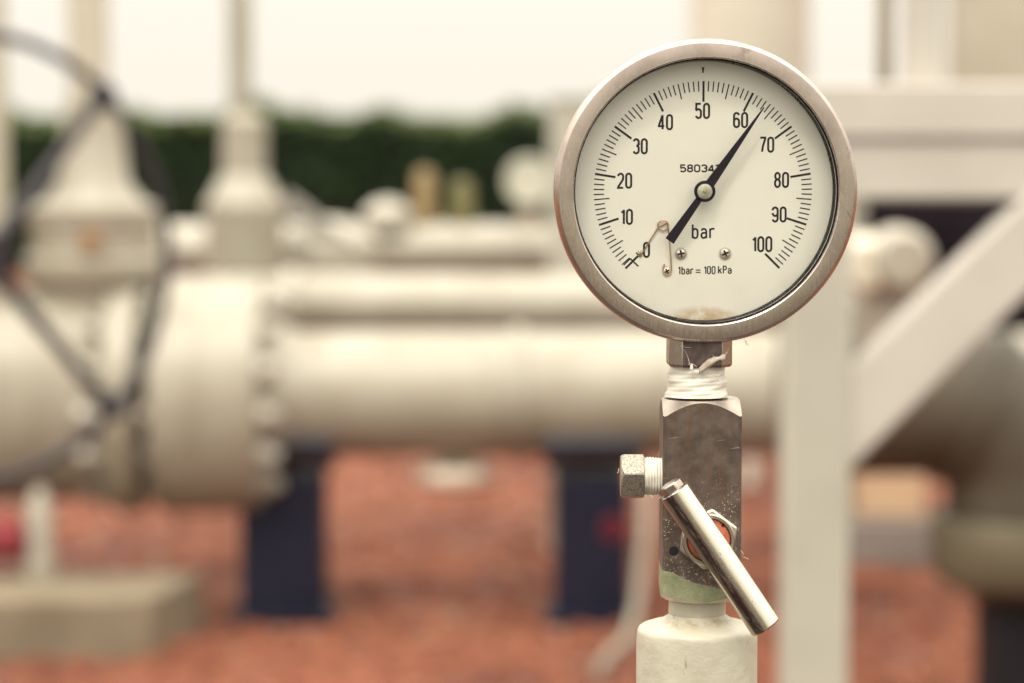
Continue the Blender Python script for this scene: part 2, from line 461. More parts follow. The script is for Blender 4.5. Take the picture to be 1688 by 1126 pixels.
fl = flange('flange', px(264), px(438), R_fl, pl)
studs(fl, px(250), px(438), R_fl - .055, 14, .25)
b = MB(); b.lathe([(r_pipe + .05, px(436)), (r_pipe + .03, px(455)), (r_pipe + .002, px(490))], (0, YP, pc.z), (1, 0, 0), 64); b.build('weld_neck', CREAM, pl)

va = thing('valve', (px(60), YP, 0), 'large cream painted valve with a dark grey spoked handwheel at the left edge', 'valve')
vf = flange('flange', px(188), px(241), R_fl, va)
studs(vf, px(236), px(170), R_fl - .055, 14, .25, nut=-.035)
b = MB()
rb = 172 * k
b.lathe([(R_fl * .55, px(188)), (rb * .9, px(176)), (rb, px(150)), (rb * 1.04, px(60)), (rb * 1.02, px(-80)), (rb * .9, px(-190)), (rb * .6, px(-195))], (0, YP, pc.z), (1, 0, 0), 64)
b.build('body', CREAM, va)
bx = px(128)
def zz(v, Y=YP): return at(0, v, Y).z
b = MB()
b.lathe([(0, zz(560)), (96 * k, zz(560)), (96 * k, zz(466)), (112 * k, zz(462)), (116 * k, zz(455)), (116 * k, zz(425)), (104 * k, zz(418)), (104 * k, zz(368)), (110 * k, zz(362)), (110 * k, zz(340)), (84 * k, zz(334)), (58 * k, zz(300)), (46 * k, zz(190)), (46 * k, zz(172)), (0, zz(172))], (px(158), YP, 0), (0, 0, 1), 48)
b.build('bonnet', CREAM, va)
b = MB()
b.lathe([(0, zz(175)), (33 * k, zz(175)), (33 * k, zz(-260)), (0, zz(-262))], (px(152), YP, 0), (0, 0, 1), 32)
b.build('stem_cover', TAN, va)
b = MB(); b.lathe([(0, 0), (.028, .0), (.032, .012), (.032, .03), (0, .03)], at(148, 398, YP - .20), (0, 1, 0), 20); b.build('grease_plug', RUST, va)
b = MB(); b.lathe([(0, zz(610)), (60 * k, zz(610)), (60 * k, zz(-200)), (0, zz(-202))], (px(-32), YP - .1, 0), (0, 0, 1), 32); b.build('riser_tube', TAN, va)
# handwheel, turned about the vertical
YW = 5.6
kw = ppx(YW)
hc = at(-36, 427, YW); turn = R(40)
ux = Vector((math.cos(turn), math.sin(turn), 0)); uz = Vector((0, 0, 1)); nrm = ux.cross(uz).normalized()
Rw = 369 * kw
b = MB()
b.tube([hc + (ux * math.cos(a) + uz * math.sin(a)) * Rw for a in [2 * math.pi * i / 72 for i in range(72)]], 9.5 * kw, 12, True)
hw = b.build('handwheel', WHEELM, va)
for a in (48, 135, 225, 314):
    d = ux * math.cos(R(a)) + uz * math.sin(R(a))
    b = MB(); b.tube([hc + d * .02 + nrm * .02, hc + d * Rw * .5 + nrm * .012, hc + d * Rw * .90, hc + d * Rw * .95, hc + d * Rw * 1.03], [.018, .014, .013, .026, .026], 10); b.build('spoke', WHEELM, hw)
b = MB(); b.lathe([(0, -.05), (.05, -.05), (.055, .0), (.05, .05), (0, .05)], hc, nrm, 24); b.build('hub', WHEELM, hw)
b = MB(); b.tube([hc, Vector((px(-110), YP - .15, hc.z - .02))], .022, 14); b.build('drive_shaft', WHEELM, hw)

# second pipe above and behind the main one, and a far one
Y2 = 8.75; k2 = ppx(Y2)
p2 = thing('pipe', (px(700, Y2), Y2, 0), 'slimmer pale pipe just above and behind the thick main pipe', 'pipe')
b = MB(); c2 = at(700, 500, Y2); b.lathe([(48 * k2, px(330, Y2)), (48 * k2, px(1440, Y2))], (0, Y2, c2.z), (1, 0, 0), 48); b.build('barrel', CREAM2, p2)
for u in (470, 1330):
    b = MB(); b.lathe([(40 * k2, px(u, Y2)), (60 * k2, px(u, Y2)), (60 * k2, px(u + 26, Y2)), (40 * k2, px(u + 26, Y2))], (0, Y2, c2.z), (1, 0, 0), 40); b.build('collar', CREAM2, p2)
for u in (470, 980):
    b = MB(); b.box((px(u, Y2), Y2, c2.z / 2 - .02), (.09, .09, c2.z - .09)); b.build('support_leg', CREAM2, p2, bevel=.006)
Y3 = 9.6; k3 = ppx(Y3)
p3 = thing('pipe', (px(700, Y3), Y3, 0), 'farthest pale pipe of the row, topped by small fittings in front of the hedge', 'pipe')
b = MB(); c3 = at(700, 412, Y3); b.lathe([(44 * k3, px(120, Y3)), (44 * k3, px(1180, Y3))], (0, Y3, c3.z), (1, 0, 0), 48); b.build('barrel', CREAM2, p3)
for u in (600, 860):
    b = MB(); b.lathe([(40 * k3, px(u, Y3)), (47 * k3, px(u, Y3)), (47 * k3, px(u + 12, Y3)), (40 * k3, px(u + 12, Y3))], (0, Y3, c3.z), (1, 0, 0), 40)
    b.build('pipe_band', CREAM, p3)
for u in (450, 985):
    b = MB(); b.box((px(u, Y3), Y3, c3.z / 2 - .02), (.09, .09, c3.z - .09)); b.build('support_leg', CREAM2, p3, bevel=.006)
def zv(v, Y): return at(0, v, Y).z
# fittings on the far pipe
t = thing('pipe_plug', at(640, 372, Y3), 'small white rounded fitting standing left of the ochre one', 'fitting')
b = MB(); b.lathe([(0, zv(374, Y3)), (40 * k3, zv(374, Y3)), (42 * k3, zv(352, Y3)), (30 * k3, zv(338, Y3)), (14 * k3, zv(330, Y3)), (0, zv(328, Y3))], (px(640, Y3), Y3, 0), (0, 0, 1), 32); b.build('cap', CREAM2, t)
b = MB(); b.lathe([(34 * k3, zv(380, Y3)), (52 * k3, zv(380, Y3)), (52 * k3, zv(372, Y3)), (34 * k3, zv(372, Y3))], (px(640, Y3), Y3, 0), (0, 0, 1), 32); b.build('base_ring', CREAM2, t)
def brass_fitting(u, vt, w, m, label):
    t = thing('brass_fitting', at(u, 374, Y3), label, 'fitting')
    b = MB(); b.lathe([(0, zv(376, Y3)), (w * k3, zv(376, Y3)), (w * k3, zv(vt + 14, Y3)), (w * .8 * k3, zv(vt + 4, Y3)), (0, zv(vt, Y3))], (px(u, Y3), Y3, 0), (0, 0, 1), 24); b.build('stem', m, t)
    hexp = [(w * 1.25 * k3 * math.cos(q * math.pi / 3), w * 1.25 * k3 * math.sin(q * math.pi / 3)) for q in range(6)]
    b = MB(); b.prism(hexp, (px(u, Y3), Y3, zv(366, Y3)), Matrix.Identity(3), 18 * k3); b.build('hex_nut', m, t, bevel=.002)
brass_fitting(701, 278, 17, OCHRE, 'ochre upright brass fitting, taller of the two in front of the hedge')
brass_fitting(762, 296, 18, OLIVE, 'olive upright brass fitting, shorter and right of the ochre one')
t = thing('pressure_gauge', at(869, 372, Y3), 'small round blurred pressure gauge on a stem in front of the hedge', 'gauge')
gc = at(872, 299, Y3)
b = MB(); b.lathe([(0, .04), (38 * k3, .04), (40 * k3, .0), (40 * k3, -.025), (37 * k3, -.035), (34 * k3, -.028)], gc, (0, 1, 0), 40); b.build('case', GFACE, t)
b = MB(); b.lathe([(35 * k3, -.026), (0, -.026)], gc, (0, 1, 0), 40); b.build('dial', GFACE, t)
b = MB(); b.lathe([(0, zv(376, Y3)), (15 * k3, zv(376, Y3)), (13 * k3, zv(344, Y3)), (0, zv(342, Y3))], (gc.x, Y3, 0), (0, 0, 1), 20); b.build('stem', paint('brown stem', (.30, .24, .18)), t)

# vertical vent riser
YV = 8.9; kv = ppx(YV)
t = thing('vent_riser', at(405, 375, YV), 'tall slim cream riser with a flared foot standing in front of the hedge', 'riser')
b = MB(); b.lathe([(0, zv(215, YV)), (19 * kv, zv(215, YV)), (19 * kv, zv(-260, YV)), (0, zv(-262, YV))], (px(399, YV), YV, 0), (0, 0, 1), 32); b.build('tube', CREAM, t)
b = MB(); b.lathe([(0, zv(445, YV)), (64 * kv, zv(445, YV)), (66 * kv, zv(336, YV)), (58 * kv, zv(326, YV)), (44 * kv, zv(298, YV)), (37 * kv, zv(288, YV)), (36 * kv, zv(200, YV)), (30 * kv, zv(192, YV)), (12 * kv, zv(180, YV)), (0, zv(180, YV))], (px(405, YV), YV, 0), (0, 0, 1), 40); b.build('foot', CREAM, t)
# lever valve beside it
YL = 9.1; kl = ppx(YL)
t = thing('lever_valve', at(535, 445, YL), 'pale valve with a sloping grey lever between the riser and the far pipe', 'valve')
b = MB(); b.lathe([(0, zv(450, YL)), (75 * kl, zv(450, YL)), (78 * kl, zv(400, YL)), (60 * kl, zv(378, YL)), (25 * kl, zv(362, YL)), (0, zv(360, YL))], (px(545, YL), YL, 0), (0, 0, 1), 40); b.build('body', CREAM2, t)
b = MB(); b.bar(at(466, 326, YL - .12), at(574, 408, YL - .12), 17 * kl, 26 * kl); b.build('lever', GREYM, t, bevel=.004)
b = MB(); b.lathe([(0, 0), (.02, 0), (.02, .14), (0, .14)], at(560, 398, YL - .14), (0, 1, 0), 16); b.build('spindle', GREYM, t)

# pedestals
def pedestal(u0, u1, label, red=False):
    Yc = YP - .02
    xa, xb = px(u0, Yc), px(u1, Yc); w = xb - xa; ztop = zz(768)
    t = thing('pipe_pedestal', ((xa + xb) / 2, Yc, 0), label, 'pedestal', 'dark blue pedestals under the main pipe')
    b = MB(); b.box(((xa + xb) / 2, Yc + .02, (ztop - .02) / 2), (w, .26, ztop - .02)); b.build('column', BLUE, t, bevel=.006)
    b = MB(); b.box(((xa + xb) / 2, Yc + .02, .012), (w + .05, .32, .024)); b.build('base_plate', BLUE, t, bevel=.003)
    # curved saddle hugging the pipe
    pts = []; n_ = 18
    for i in range(n_ + 1):
        a = R(215 + 110 * i / n_); pts.append((math.cos(a) * (r_pipe + .004), math.sin(a) * (r_pipe + .004)))
    for i in range(n_, -1, -1):
        a = R(215 + 110 * i / n_); pts.append((math.cos(a) * (r_pipe + .03), math.sin(a) * (r_pipe + .03)))
    M = Matrix(((0, 0, 1), (1, 0, 0), (0, 1, 0)))
    b = MB(); b.prism(pts, (xa - .03, YP, pc.z), M, w + .06); b.build('saddle', BLUEGREY, t)
    return t
pedestal(400, 534, 'dark blue box pedestal under the main pipe beside the flange')
pd = pedestal(914, 1036, 'dark blue box pedestal under the main pipe, nearest the gauge, red knob before it')
# conduit tube with a red valve knob
t = thing('conduit', at(1062, 800, 7.6), 'pale thin conduit bending along the gravel beside the right pedestal', 'conduit')
pts = [at(1068, 790, 7.7), at(1064, 860, 7.6), at(1058, 930, 7.55), at(1050, 1000, 7.5), at(1040, 1035, 7.45)]
gp = at(1010, 1085, ground_y(1085)); gp.z = .02
pts += [at(1028, 1062, 7.4), gp, Vector((gp.x - .05, gp.y - .3, .02))]
b = MB(); b.tube(pts, .015, 12); b.build('tube', CONDM, t)
kb = at(1012, 872, 7.55)
b = MB(); b.lathe([(0, -.02), (.03, -.018), (.034, 0), (.03, .018), (0, .02)], kb, (0, 1, 0), 24); b.tube([kb, at(1062, 872, 7.6)], .009, 8); b.build('knob', DREDP, t)
# pale drain cap under the pipe
b = MB(); b.lathe([(0, zz(806)), (45 * k, zz(804)), (66 * k, zz(790)), (68 * k, zz(776)), (60 * k, zz(768)), (0, zz(768))], (px(748), YP, 0), (0, 0, 1), 40); dc = b.build('drain_cap', DRAIN, pl)
b = MB(); b.lathe([(0, zz(770)), (25 * k, zz(770)), (25 * k, zz(740)), (0, zz(740))], (px(748), YP, 0), (0, 0, 1), 24); b.build('nozzle', CREAM, dc)
# small fitting right of pipe below
# concrete slab and hose valve at the left
zs = .16
yb, yf = 7.7, 7.36
b = MB()
xr0 = at(330, 940, yb).x; xr1 = at(246, 1078, yf).x
poly = [(-2.6, yf), (xr1, yf), (xr0, yb + .1), (-2.6, yb + .1)]
b.prism(poly, (0, 0, -.02), Matrix.Identity(3), zs + .02)
tag(b.build('concrete_slab', CONC, bevel=.012), 'low weathered concrete slab on the gravel at the lower left', 'slab')
YH = 7.7; kh = ppx(YH)
t = thing('drain_valve', (px(62, YH), YH, zs), 'small white drain valve with a red handle standing on the concrete slab', 'valve')
b = MB(); b.lathe([(0, zs), (24 * kh, zs), (27 * kh, zs + 20 * kh), (22 * kh, zs + 60 * kh), (25 * kh, zs + 100 * kh), (18 * kh, zs + 125 * kh), (10 * kh, zs + 150 * kh), (0, zs + 152 * kh)], (px(62, YH), YH, 0), (0, 0, 1), 28); b.build('body', CREAM2, t)
hz = at(0, 888, YH).z
b = MB(); b.lathe([(0, 0), (.05, .0), (.056, .06), (.056, .16), (.04, .2), (0, .2)], (px(38, YH), YH - .01, hz), (-1, 0, 0), 24); b.build('handle', REDP, t)

# ------------------------------------------------------------------ steel frame on the right
YF = 3.5; kf = ppx(YF)
t = thing('steel_platform', (px(1342, YF), YF, 0), 'white painted steel platform frame with a post, a diagonal brace and a broad beam', 'platform')
def fx(u, Y=YF): return at(u, 600, Y).x
b = MB(); b.box((fx(1343), YF, zv(326, YF) / 2 + .005), (108 * kf, .08, zv(326, YF) - .01)); b.build('post', GREYW, t, bevel=.006)
b = MB(); b.box((fx(1343), YF, .008), (.2, .2, .016)); b.build('base_plate', GREYW, t, bevel=.002)
a0 = at(1338, 749, YF); a1 = at(1770, 319, YF)
b = MB(); b.bar(a0, a1, 118 * kf, .06, hint=(0, 1, 0)); b.build('brace', WHITE, t, bevel=.006)
zb0, zb1, zb2, zb3 = zv(328, YF), zv(224, YF), zv(219, YF), zv(138, YF)
xl, xr = fx(985), fx(2300)
b = MB()
b.box(((xl + xr) / 2, YF + .01, (zb0 + zb1) / 2), (xr - xl, .064, zb1 - zb0))
b.build('channel_beam', WHITE, t, bevel=.004)
b = MB()
b.box(((xl + xr) / 2, YF + .01, (zb2 + zb3) / 2 - .003), (xr - xl, .08, zb3 - zb2 + .007))
b.build('kick_plate', WHITE, t, bevel=.004)
b = MB(); b.box(((.98 + xr) / 2, 6.4, zb0 + .012), (xr - .98, 5.6, .02)); b.build('shade_slab', GREYM, t)  # slab added behind the beam to block sky light from the elbow
for (u0, u1, m) in ((1490, 1550, WHITE), (1464, 1487, RAILT)):
    b = MB(); b.box(((fx(u0) + fx(u1)) / 2, YF + .03 + (.1 if m is RAILT else 0), zb3 + .35), ((u1 - u0) * kf, .04, .7)); b.build('rail_post', m, t, bevel=.003)
x2 = fx(2290)
b = MB(); b.box((x2, YF, zb0 / 2), (.08, .08, zb0 - .004)); b.build('post', GREYW, t, bevel=.006)
for X in (fx(1343) + .3, x2):
    b = MB(); b.box((X, 9.1, zb0 / 2), (.08, .08, zb0 - .004)); b.build('post', GREYW, t, bevel=.006)
# back post left of the gauge
t = thing('steel_post', (px(945, 9.2), 9.2, 0), 'lone pale steel post half hidden by the left rim of the gauge', 'post')
b = MB(); b.box((px(945, 9.2), 9.2, zv(165, 9.2) / 2), (80 * ppx(9.2), .1, zv(165, 9.2))); b.build('shaft', GREYW, t, bevel=.006)
b = MB(); b.box((px(945, 9.2), 9.2, zv(163, 9.2)), (88 * ppx(9.2), .12, .012)); b.build('cap_plate', GREYW, t)
# vessels beyond
def vessel(u0, u1, vb, Y, label, m=TAN):
    kk = ppx(Y); r = (u1 - u0) / 2 * kk; X = px((u0 + u1) / 2, Y)
    t = thing('vessel', (X, Y, 0), label, 'vessel')
    b = MB(); b.lathe([(0, .25), (r * .6, .28), (r, .45), (r, 3.0), (r * .92, 3.2), (r * .6, 3.35), (0, 3.42)], (X, Y, 0), (0, 0, 1), 48); b.build('shell', m, t)
    for q in range(3):
        a = q * 2.094 + .5
        b = MB(); b.box((X + r * .8 * math.cos(a), Y + r * .8 * math.sin(a), .25), (.05, .05, .5)); b.build('leg', m, t)
vessel(1135, 1330, 200, 11.0, 'upright tan vessel rising behind the top of the gauge', VPALE)
vessel(1556, 1790, 200, 10.2, 'broad upright tan vessel in the upper right corner', TAN)
# dark panel under the added deck
t = thing('cabinet', (px(1560, 9.0), 9.0, 0), 'dark maroon cabinet in the shade under the added deck', 'cabinet')
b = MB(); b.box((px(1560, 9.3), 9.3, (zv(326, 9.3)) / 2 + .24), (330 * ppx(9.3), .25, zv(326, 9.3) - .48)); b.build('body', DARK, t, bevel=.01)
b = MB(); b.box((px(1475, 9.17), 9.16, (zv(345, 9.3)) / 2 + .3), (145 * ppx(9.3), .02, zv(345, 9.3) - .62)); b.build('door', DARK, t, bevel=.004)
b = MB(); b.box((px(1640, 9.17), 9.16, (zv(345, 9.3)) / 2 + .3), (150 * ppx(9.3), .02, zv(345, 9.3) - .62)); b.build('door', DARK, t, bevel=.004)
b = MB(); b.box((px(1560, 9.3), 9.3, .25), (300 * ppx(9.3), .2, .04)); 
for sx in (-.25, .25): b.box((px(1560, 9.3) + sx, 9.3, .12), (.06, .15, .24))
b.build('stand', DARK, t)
# pale ball valve left of the added deck, before the cabinet
YB = 5.6; kb_ = ppx(YB)
t = thing('ball_valve', at(1480, 500, YB), 'pale rounded valve with an orange rust patch under the steel beam', 'valve')
PALE = paint('clean pale paint', (.34, .32, .265), (.30, .28, .225))
RUSTY = paint('cream rusty paint', (.55, .52, .43), (.48, .44, .34), rust=(.42, .26, .10), rust_amt=(.56, .64), rsc=7)
b = MB(); b.lathe([(0, 0), (40 * kb_, .0), (48 * kb_, .012), (52 * kb_, .03), (52 * kb_, .14), (46 * kb_, .17), (0, .17)], at(1492, 430, YB - .1), (0, 1, 0), 40); b.build('end_cap', PALE, t)
b = MB(); b.lathe([(0, 0), (36 * kb_, .0), (48 * kb_, .03), (50 * kb_, .1), (40 * kb_, .13), (0, .13)], at(1432, 438, YB - .08), (0, 1, 0), 32); b.build('packing_cap', RUSTY, t)
b = MB(); b.lathe([(0, zv(600, YB)), (44 * kb_, zv(600, YB)), (48 * kb_, zv(560, YB)), (52 * kb_, zv(480, YB)), (40 * kb_, zv(440, YB)), (0, zv(438, YB))], (fx(1470, YB), YB + .02, 0), (0, 0, 1), 32); b.build('body', CREAM2, t)
# big elbow
YE = 6.6; ke = ppx(YE)
t = thing('pipe_elbow', (px(1690, YE), YE, 0), 'thick olive cream pipe elbow turning down in the shade behind the brace', 'pipe')
ce = at(1690, 690, YE)
pts = [at(1290 + 30 * i, 655, YE) for i in range(9)]
cx0 = at(1540, 655, YE); rad = 150 * ke
for i in range(1, 13):
    a = R(90 * i / 12); pts.append(cx0 + Vector((rad * math.sin(a), 0, -rad * (1 - math.cos(a)))))
pend = pts[-1].copy(); pts.append(pend + Vector((0, 0, -60 * ke)))
b = MB(); b.tube(pts, 128 * ke, 40); b.build('bend', OLIVEP, t)
b = MB()
ze = pts[-1].z
b.lathe([(90 * ke, ze + .02), (150 * ke, ze + .02), (154 * ke, ze + .01), (154 * ke, ze - 70 * ke), (140 * ke, ze - 95 * ke), (90 * ke, ze - 120 * ke), (0, ze - 126 * ke)], (pend.x, YE, 0), (0, 0, 1), 48); b.build('end_flange', OLIVEL, t)
b = MB(); b.tube([pts[11] + (pts[12] - pts[11]) * q for q in (0, .25, .5, .75, 1)], 137 * ke, 40); b.build('weld_band', OLIVEP, t)
zft = ze - 118 * ke
b = MB(); b.box((pend.x + .03, YE, zft / 2), (.24, .24, max(.1, zft))); ft = b.build('footing', BLACK, t, bevel=.01)
b = MB(); b.box((pend.x + .03, YE, .015), (.34, .34, .03)); b.build('base_plate', BLACK, ft, bevel=.004)
# far peach cabinet on grey plinth
Yq = 8.9; kq = ppx(Yq)
t = thing('meter_box', (px(1472, Yq), Yq, 0), 'small peach coloured box on a grey plinth seen under the pipe at right', 'box')
zp = at(0, 855, Yq).z
b = MB(); b.box((px(1472, Yq), Yq + .15, max(.05, zp) / 2), (150 * kq, .4, max(.05, zp))); b.build('plinth', CGREY, t, bevel=.01)
b = MB(); b.box((px(1472, Yq), Yq + .15, zp + 45 * kq), (112 * kq, .3, 88 * kq)); b.build('box', PEACH, t, bevel=.01)

# ------------------------------------------------------------------ the gauge
YG = 1.02
C = at(1165.5, 316.5, YG)
s = (C - Vector((0, 0, H))).dot(CF) / FPX
ZC = 296
YAX = YG + 74 * s
gauge = thing('pressure_gauge', (C.x, YG, C.z - ZC * s), 'large round stainless steel pressure gauge in sharp focus, cream dial reading about 63 bar', 'gauge', local=True, rz=R(2.6))
def L(x, d, z): return Vector((x * s, d * s, (z + ZC) * s))     # gauge pixels: right, depth, up from the centre
OC = L(0, 0, 0)
def gl_(prof, n=128): return MB().lathe([(r * s, d * s) for r, d in prof], OC, (0, 1, 0), n)
gl_([(219.5, 9), (219.4, 5), (220.4, 2.9), (222, 2.0), (223.2, 2.1), (243.6, 0), (244.6, .3), (249.2, 6.5), (251, 10.5), (251.8, 17), (252, 30), (251, 41), (249, 43), (246, 43.5), (219.5, 43.5)], 160).build('bezel', BEZEL, gauge, smooth=30)
gl_([(215, 42.5), (247.2, 45), (248, 47), (248, 56), (244, 60), (242, 150), (238, 158), (228, 162), (0, 164)]).build('case', CASE, gauge)
gl_([(219.4, 9), (218.4, 9.5), (217.3, 12), (217.3, 14), (219, 22), (219, 52)]).build('gasket', GASK, gauge)
gl_([(0, 14.4), (217, 14.4), (217, 20.4), (0, 20.4)]).build('glass', GLASS, gauge)
DD = 60
KD = 1.0 + DD * s / YG                                   # what lies deeper is a little larger than its pixels
dz0 = L(0, 0, 0)
n = DIAL_N
sx_, sy_, sz_ = n.xyz()
zrel = n.math('DIVIDE', n.math('SUBTRACT', sz_, ZC * s), s)         # px from the centre
xrel = n.math('DIVIDE', sx_, s)
base = n.mix(n.ramp(n.noise(30, 4, .5), .35, .7), (.895, .88, .805), (.87, .85, .77))
r2 = n.math('ADD', n.math('POWER', n.math('DIVIDE', xrel, 62), 2), n.math('POWER', n.math('DIVIDE', n.math('ADD', zrel, 214), 22), 2))
stain = n.math('MULTIPLY', n.ramp(r2, 1.3, .0), n.ramp(n.noise(240, 6, .7), .25, .6))
base = n.mix(n.math('MULTIPLY', stain, .8), base, (.56, .36, .16))
faint = n.math('MULTIPLY', n.ramp(zrel, -110, -190), n.ramp(n.noise(60, 4, .6), .45, .7, 0, .35))
base = n.mix(faint, base, (.70, .63, .47))
spk = n.math('MULTIPLY', n.ramp(n.voro(230), .055, .03), n.ramp(n.noise(85, 2), .60, .64))
base = n.mix(n.math('MULTIPLY', spk, .6), base, (.35, .25, .15))
n.set(color=base, rough=.42)
DIALM = n.mat
dial = gl_([(0, DD), (220, DD), (220, DD + 4)]).build('dial', DIALM, gauge)

# ---- ink: strokes laid on the dial
class Ink:
    def __init__(s_): s_.b = MB(); s_.q = 0
    def stroke(s_, pts, w, closed=False, w2=None):
        # pts in photo pixels relative to the pivot (x right, y up)
        P = [Vector((p[0], p[1])) for p in pts]; N = len(P); A = []; B = []
        for i in range(N):
            a = P[(i - 1) % N] if (closed or i) else None
            c = P[(i + 1) % N] if (closed or i < N - 1) else None
            d1 = (P[i] - a).normalized() if a is not None else None
            d2 = (c - P[i]).normalized() if c is not None else None
            if d1 is None: d1 = d2
            if d2 is None: d2 = d1
            t = (d1 + d2)
            t = t.normalized() if t.length > 1e-6 else d1
            nn = Vector((-t.y, t.x)); cs = max(.5, nn.dot(Vector((-d1.y, d1.x))))
            ww = w if w2 is None else w + (w2 - w) * i / (N - 1)
            A.append(P[i] + nn * (ww / 2 / cs)); B.append(P[i] - nn * (ww / 2 / cs))
        s_.q += 1
        d = DD - .30 - .012 * (s_.q % 8)
        vs = [L(p.x * KD, d, p.y * KD) for p in A] + [L(p.x * KD, d, p.y * KD) for p in B]
        fs = [(i, i + 1, N + i + 1, N + i) for i in range(N - 1)]
        if closed: fs.append((N - 1, 0, N, 2 * N - 1))
        s_.b._add(vs, fs)
    def build(s_, name, par, mat=None): return s_.b.build(name, mat or INK, par, smooth=0)
def arc(cx, cy, rx, ry, a0, a1, n_=10):
    return [(cx + rx * math.cos(R(a0 + (a1 - a0) * i / n_)), cy + ry * math.sin(R(a0 + (a1 - a0) * i / n_))) for i in range(n_ + 1)]
def glyph(ch, W):
    """strokes on a box W wide and 1 high (to stroke centres); narrow sign-painter digits"""
    h = W / 2; ry = min(.24, h * 1.15)
    G = {
    '0': [(arc(h, 1 - ry, h, ry, 0, 180) + arc(h, ry, h, ry, 180, 360), True)],
    '1': [([(W * .62, 0), (W * .62, 1)], False), ([(W * .62, .98), (W * .42, .86), (W * .12, .80)], False)],
    '2': [(arc(h, 1 - ry, h, ry, 170, 0) + [(W, .72), (W * .92, .56), (W * .5, .32), (W * .10, .12), (0, 0), (W, 0)], False)],
    '3': [(arc(h, 1 - ry, h, ry, 165, 0) + [(W, .68)] + arc(h * 1.05, .68, h * .95, .15, 0, -90, 6), False), (arc(h * 1.05, .38, h * .95, .15, 90, 0, 6) + arc(h, ry, h, ry, 0, -165), False)],
    '4': [([(W * .72, 0), (W * .72, 1)], False), ([(W * .70, 1), (0, .27), (0, .22), (W * 1.06, .22)], False)],
    '5': [([(W * .95, 1), (W * .08, 1), (W * .03, .53)], False), ([(W * .04, .54)] + arc(h, .62 - ry, h, ry, 140, 0, 8) + arc(h, ry, h, ry, 0, -165), False)],
    '6': [(arc(h, 1 - ry, h, ry, 15, 180) + arc(h, ry, h, ry, 180, 360), False), (arc(h, .60 - ry, h, ry, 180, 0) + [(W, ry)], False)],
    '7': [([(0, 1), (W, 1), (W * .97, .88), (W * .55, .40), (W * .38, 0)], False)],
    '8': [(arc(h, .77, h * .9, .23, 0, 360, 20)[:-1], True), (arc(h, .27, h, .27, 0, 360, 20)[:-1], True)],
    '9': [(arc(h, ry, h, ry, 195, 360) + arc(h, 1 - ry, h, ry, 0, 180), False), (arc(h, .40 + ry, h, ry, 180, 360) + [(W, 1 - ry)], False)],
    'b': [([(0, 0), (0, 1)], False), (arc(h, .68 - ry, h, ry, 180, 0) + arc(h, ry, h, ry, 0, -180), False)],
    'a': [(arc(h, .68 - ry, h, ry, 160, 0) + [(W, 0)], False), ([(W, .40), (W * .5, .38)] + arc(h * .95, .20, h * .95, .19, 100, 290, 8) + [(W, .14)], False)],
    'r': [([(0, 0), (0, .70)], False), ([(0, .50)] + arc(h * 1.1, .70 - ry * .9, h * 1.1, ry * .85, 165, 75, 6) + [(W * .9, .69)], False)],
    'k': [([(0, 0), (0, 1)], False), ([(W * .95, .68), (W * .08, .30)], False), ([(W * .35, .42), (W, 0)], False)],
    'P': [([(0, 0), (0, 1), (W * .5, 1)] + arc(W * .5, .75, W * .5, .25, 90, -90, 8)[1:] + [(0, .5)], False)],
    '=': [([(0, .58), (W * 1.2, .58)], False), ([(0, .26), (W * 1.2, .26)], False)],
    }
    return G[ch]
def word(ink, txt, cx, cy, hgt, wdt, gap, t, space=None):
    """centred on (cx, cy) relative to the pivot, photo pixels; hgt and wdt to stroke centres"""
    wid = {'1': .62, '=': 1.25, 'r': .8, ' ': .0}
    adv = []
    for ch in txt: adv.append((space if ch == ' ' else wdt * wid.get(ch, 1)))
    tot = sum(adv) + gap * (len(txt) - 1); x = cx - tot / 2
    for ch, a in zip(txt, adv):
        if ch != ' ':
            for pts, cl in glyph(ch, wdt / hgt):
                ink.stroke([(x + p[0] * hgt, cy - hgt / 2 + p[1] * hgt) for p in pts], t, cl)
        x += a + gap
PVU, PVV = 1160.5, 314.5
def rel(u, v): return (u - PVU, PVV - v)
ink = Ink()
for i in range(101):
    a = R(225 - 2.7 * i); ln = 34 if i % 10 == 0 else (25.5 if i % 5 == 0 else 17)
    wd = 3.6 if i % 10 == 0 else (2.0 if i % 5 == 0 else 2.0)
    d = (math.cos(a), math.sin(a))
    if i == 0: ln = 33
    ink.stroke([(d[0] * 180.5, d[1] * 180.5), (d[0] * (180.5 - ln), d[1] * (180.5 - ln))], wd)
ink.stroke([rel(1159.5, 111.5), rel(1159.5, 121)], 4.2, w2=2)
ink.stroke([rel(1040.5, 425.5), rel(1054, 438.5)], 2.6)
ink.stroke([rel(1030, 436.5), rel(1040.8, 426)], 2.0)
ink.stroke([rel(1050, 416), rel(1058, 423)], 2.4)
ink.build('scale_marks', dial)
ink = Ink()
for txt, u, v in (('0', 1067.5, 411.5), ('10', 1034, 357), ('20', 1031, 297.5), ('30', 1056.5, 241), ('40', 1098, 201.5), ('50', 1159, 183), ('60', 1222, 198), ('70', 1265.5, 238.5), ('80', 1290.5, 296.5), ('90', 1287, 353.5), ('100', 1258.5, 402.5)):
    x, y = rel(u, v); word(ink, txt, x, y, 23.2, 8.3, 5.0, 3.5)
ink.build('numerals', dial)
ink = Ink()
x, y = rel(1161.5, 381); word(ink, 'bar', x, y, 22.5, 8.2, 6.2, 3.1)
x, y = rel(1163.5, 445.3); word(ink, '1', *rel(1121.5, 445.5), 12, 4.6, 2.9, 2.0)
word(ink, 'bar', *rel(1135.5, 445.5), 12, 4.4, 3.0, 2.0)
word(ink, '=', *rel(1153.5, 446), 12, 6.5, 3, 1.8)
word(ink, '100', *rel(1172, 445.2), 12, 4.7, 2.9, 2.0)
